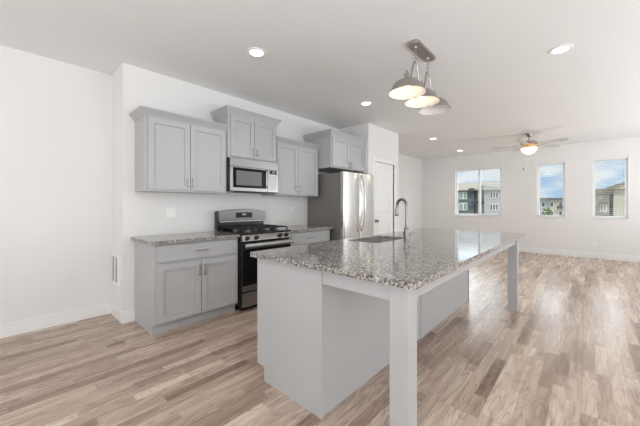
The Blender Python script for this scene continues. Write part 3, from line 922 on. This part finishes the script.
pc.tube([(FX - .10, FY + .085, 2.50), (FX - .10, FY + .085, 2.04)], .0009, 5)
pco = fn.part('pull_chain', pc, M_NICKEL)
fb = MB().lathe([(0, 0), (.006, .004), (.009, .02), (.006, .045), (0, .05)], (0, 0, 0), 12)
fb.bm.transform(Matrix.Translation((FX - .10, FY + .085, 1.992)))
fn.part('fob', fb, M_IRON, pco)
l = bpy.data.lights.new('fan_lamp', 'POINT'); l.energy = 4; l.color = (1, .82, .6); l.shadow_soft_size = .12
lo = bpy.data.objects.new('fan_lamp', l); COL.objects.link(lo); lo.parent = fn.o; lo.location = (0, 0, -.10)

# ================================================================== blinds
def blind(label, y0, y1):
    b_ = T('window_blind', label, 'blind', (WX + .04, (y0 + y1) / 2, WZ0 + .02), 'white slatted blinds in the window openings')
    xa, xb = WX + .014, WX + .064
    b_.part('headrail', MB().box(xa - .004, xb + .004, y0, y1, WZ1 - .045, WZ1 - .002, .003), M_BLIND)
    m = MB(); z = WZ0 + .06
    while z < WZ1 - .055:
        m.box(xa, xb, y0 + .004, y1 - .004, z - .0014, z + .0014); z += .0435
    b_.part('slats', m, M_BLIND)
    b_.part('bottom_rail', MB().box(xa, xb, y0 + .003, y1 - .003, WZ0 + .018, WZ0 + .034, .003), M_BLIND)
    c = MB()
    for yy in (y0 + .10, y1 - .10):
        c.tube([(xa + .001, yy, WZ0 + .03), (xa + .001, yy, WZ1 - .04)], .0009, 5)
    b_.part('ladder_cord', c, M_BLIND)
    w = MB().tube([(xa - .010, y1 - .06, WZ1 - .06), (xa - .010, y1 - .06, WZ1 - .70)], .004, 8)
    b_.part('wand', w, M_PLASTIC)
y0, y1 = WINS[0]; ym = (y0 + y1) / 2 - .038
blind('white open-slat blind over the right half of the double window', y0 + .015, ym + .02)
blind('white open-slat blind in the middle window', WINS[1][0] + .015, WINS[1][1] - .015)
blind('white open-slat blind in the rightmost window', WINS[2][0] + .015, WINS[2][1] - .015)
for y, z, lb in ((WINS[1][1] + .03, 2.345, 'small pale clip on the wall at top left of the middle window'), (WINS[2][1] + .035, 2.36, 'small pale clip on the wall at top left of the rightmost window')):
    solo('wall_clip', MB().box(WX - .018, WX - .0005, y - .016, y + .016, z - .032, z + .032, .004), M_PLASTIC, lb, 'clip', 'small clips beside the windows')

# ================================================================== outside
GZ = -3.2
solo('ground', MB().box(8.9, 130, -90, 90, GZ - .2, GZ), M_GROUND, kind='structure', org=(40, 0, GZ))

def hwin(t, parent, X, y0, y1, z0, z1, n=2, dark=False):
    m = MB()
    m.box(X - .10, X + .02, y0, y1, z0, z1)
    f = t.part('window', m, M_TRIM, parent)
    w = (y1 - y0) / n
    p = MB()
    for k in range(n): p.box(X - .13, X - .09, y0 + k * w + .07, y0 + (k + 1) * w - .07, z0 + .09, z1 - .09)
    t.part('pane', p, M_HOUSEDARK if dark else M_HOUSEGLASS, f)

def gable(x0, x1, y0, y1, z0, z1):     # ridge along Y
    xm = (x0 + x1) / 2
    return MB().prism([(x0 - .5, z0), (x1 + .5, z0), (x1 + .5, z0 + .15), (xm, z1), (x0 - .5, z0 + .15)], y0, y1, 'Y')
def gable_x(x0, x1, y0, y1, z0, z1):   # gable end faces the room
    ym = (y0 + y1) / 2
    return MB().prism([(y0 - .4, z0), (y1 + .4, z0), (y1 + .4, z0 + .12), (ym, z1), (y0 - .4, z0 + .12)], x0 - .4, x1, 'X')

A = T('apartment_building', 'slate and pale grey apartment building seen through the double window', 'building', (44, 7, GZ))
A.part('wall', MB().box(40, 50, 7.05, 11.5, GZ, 3.15), M_SIDE_GREY, label='slate grey siding')
A.part('wall', MB().box(40.6, 50, 5.75, 7.05, GZ, 3.2), M_SIDE_BEIGE, label='beige recessed entry bay')
wl = A.part('wall', MB().box(39.4, 50, 2.6, 5.75, GZ, 3.1), M_SIDE_LIGHT, label='pale grey siding')
A.part('roof', gable(40, 50, 2.4, 12, 3.1, 4.55), M_SHINGLE)
A.part('gable', MB().prism([(2.4, 3.1), (6.05, 3.1), (6.05, 3.75), (3.0, 3.2)], 39.0, 44, 'X'), M_SHINGLE)
A.part('gable_wall', MB().prism([(2.6, 3.08), (5.75, 3.08), (5.75, 3.62), (5.2, 3.6)], 38.95, 39.41, 'X'), M_SIDE_LIGHT)
for z0_ in (2.05, .6, -1.0):
    hwin(A, None, 40, 7.85, 8.8, z0_, z0_ + .98)
    hwin(A, None, 39.4, 4.2, 5.1, z0_ + .03, z0_ + .85, 3, True)
    hwin(A, None, 40, 10.2, 11.1, z0_, z0_ + .98)
A.part('balcony', MB().box(39.3, 40.6, 5.9, 7.2, 1.45, 1.62).box(39.3, 39.36, 5.9, 7.2, 1.62, 1.75), M_HOUSEDARK)
A.part('awning', MB().box(39.2, 40.6, 6.9, 7.5, 3.0, 3.4), M_HOUSEDARK)

B = T('apartment_building', 'distant grey and white apartment row seen through the middle window', 'building', (64, .7, GZ))
B.part('wall', MB().box(60, 70, .9, 7, GZ, 2.2), M_SIDE_LIGHT)
B.part('wall', MB().box(59.6, 70, -4.5, .9, GZ, 2.1), M_SIDE_CREAM, label='cream siding')
B.part('roof', MB().box(59.4, 70.4, .8, 7.3, 2.2, 2.5), M_SHINGLE)
B.part('roof', MB().prism([(-4.8, 2.1), (1.2, 2.1), (.9, 2.4), (-4.5, 2.4)], 59.1, 70.4, 'X'), M_SHINGLED)
for y in (-1.9, -.75, .35, 1.5, 2.6, 3.9):
    for z0_ in (.95, -.55):
        hwin(B, None, 60 if y > .9 else 59.6, y, y + .5, z0_, z0_ + .9, 1, True)
B.part('balcony', MB().box(58.8, 59.7, -.9, -.1, .7, .82).box(58.8, 58.85, -.9, -.1, .82, 1.2), M_HOUSEDARK)

Cc = T('house', 'cream sided house with a gabled roof seen through the rightmost window', 'house', (34, -5.5, GZ))
Cc.part('wall', MB().box(30, 40, -4.86, -3.2, GZ, 2.14), M_SIDE_CREAM)
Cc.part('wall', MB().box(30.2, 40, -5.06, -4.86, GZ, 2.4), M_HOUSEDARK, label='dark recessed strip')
Cc.part('wall', MB().box(29.6, 40, -9, -5.06, GZ, 2.5), M_SIDE_CREAM)
Cc.part('roof', MB().prism([(-5.1, 2.12), (-2.95, 2.12), (-2.95, 2.2), (-3.9, 2.46), (-5.1, 2.55)], 29.5, 40.4, 'X'), M_SHINGLE)
Cc.part('roof', gable_x(29.6, 40, -8.9, -5.06, 2.45, 3.5), M_SHINGLE)
gw = MB().prism([(-8.8, 2.45), (-5.2, 2.45), (-6.98, 3.30)], 29.1, 29.3, 'X')
Cc.part('gable_wall', gw, M_SIDE_CREAM)
hwin(Cc, None, 30, -4.52, -4.32, 1.72, 2.02, 1)
hwin(Cc, None, 30, -4.70, -4.34, .78, 1.32, 2, True)
Cc.part('porch_roof', MB().prism([(-4.80, 1.40), (-4.18, 1.40), (-4.26, 1.55), (-4.72, 1.55)], 29.3, 30, 'X'), M_SHINGLE)
Cc.part('porch_door', MB().box(29.9, 30.02, -4.34, -4.18, .62, 1.1), M_PINK)
hwin(Cc, None, 29.6, -6.6, -6.0, 1.2, 2.0, 2, True)
Cc.part('fence', MB().box(28.6, 28.7, -5.0, -4.0, .5, .58).box(28.6, 28.7, -5.0, -4.0, .66, .70), M_HOUSEDARK)

def tree(label, x, y, top, r):
    t_ = T('tree', label, 'tree', (x, y, GZ))
    t_.part('trunk', MB().tube([(x, y, GZ), (x + .05, y, (GZ + top) / 2), (x, y, top - r)], [.14, .11, .07], 8), M_BARK)
    bm_ = bmesh.new()
    for k in range(26):
        a = random.uniform(0, 6.28); rr = r * random.uniform(.1, .85); zz = top - r + random.uniform(-.9, .7) * r
        b2 = bmesh.new(); bmesh.ops.create_icosphere(b2, subdivisions=2, radius=r * random.uniform(.22, .4))
        for v in b2.verts: v.co = v.co * random.uniform(.82, 1.15) + Vector((x + rr * math.cos(a), y + rr * math.sin(a), zz))
        me = bpy.data.meshes.new('t'); b2.to_mesh(me); b2.free(); bm_.from_mesh(me); bpy.data.meshes.remove(me)
    c = MB(); c.bm.free(); c.bm = bm_
    t_.part('foliage', c, M_LEAF)
tree('small green tree in front of the distant building, low in the middle window', 36, -.72, .98, .34)
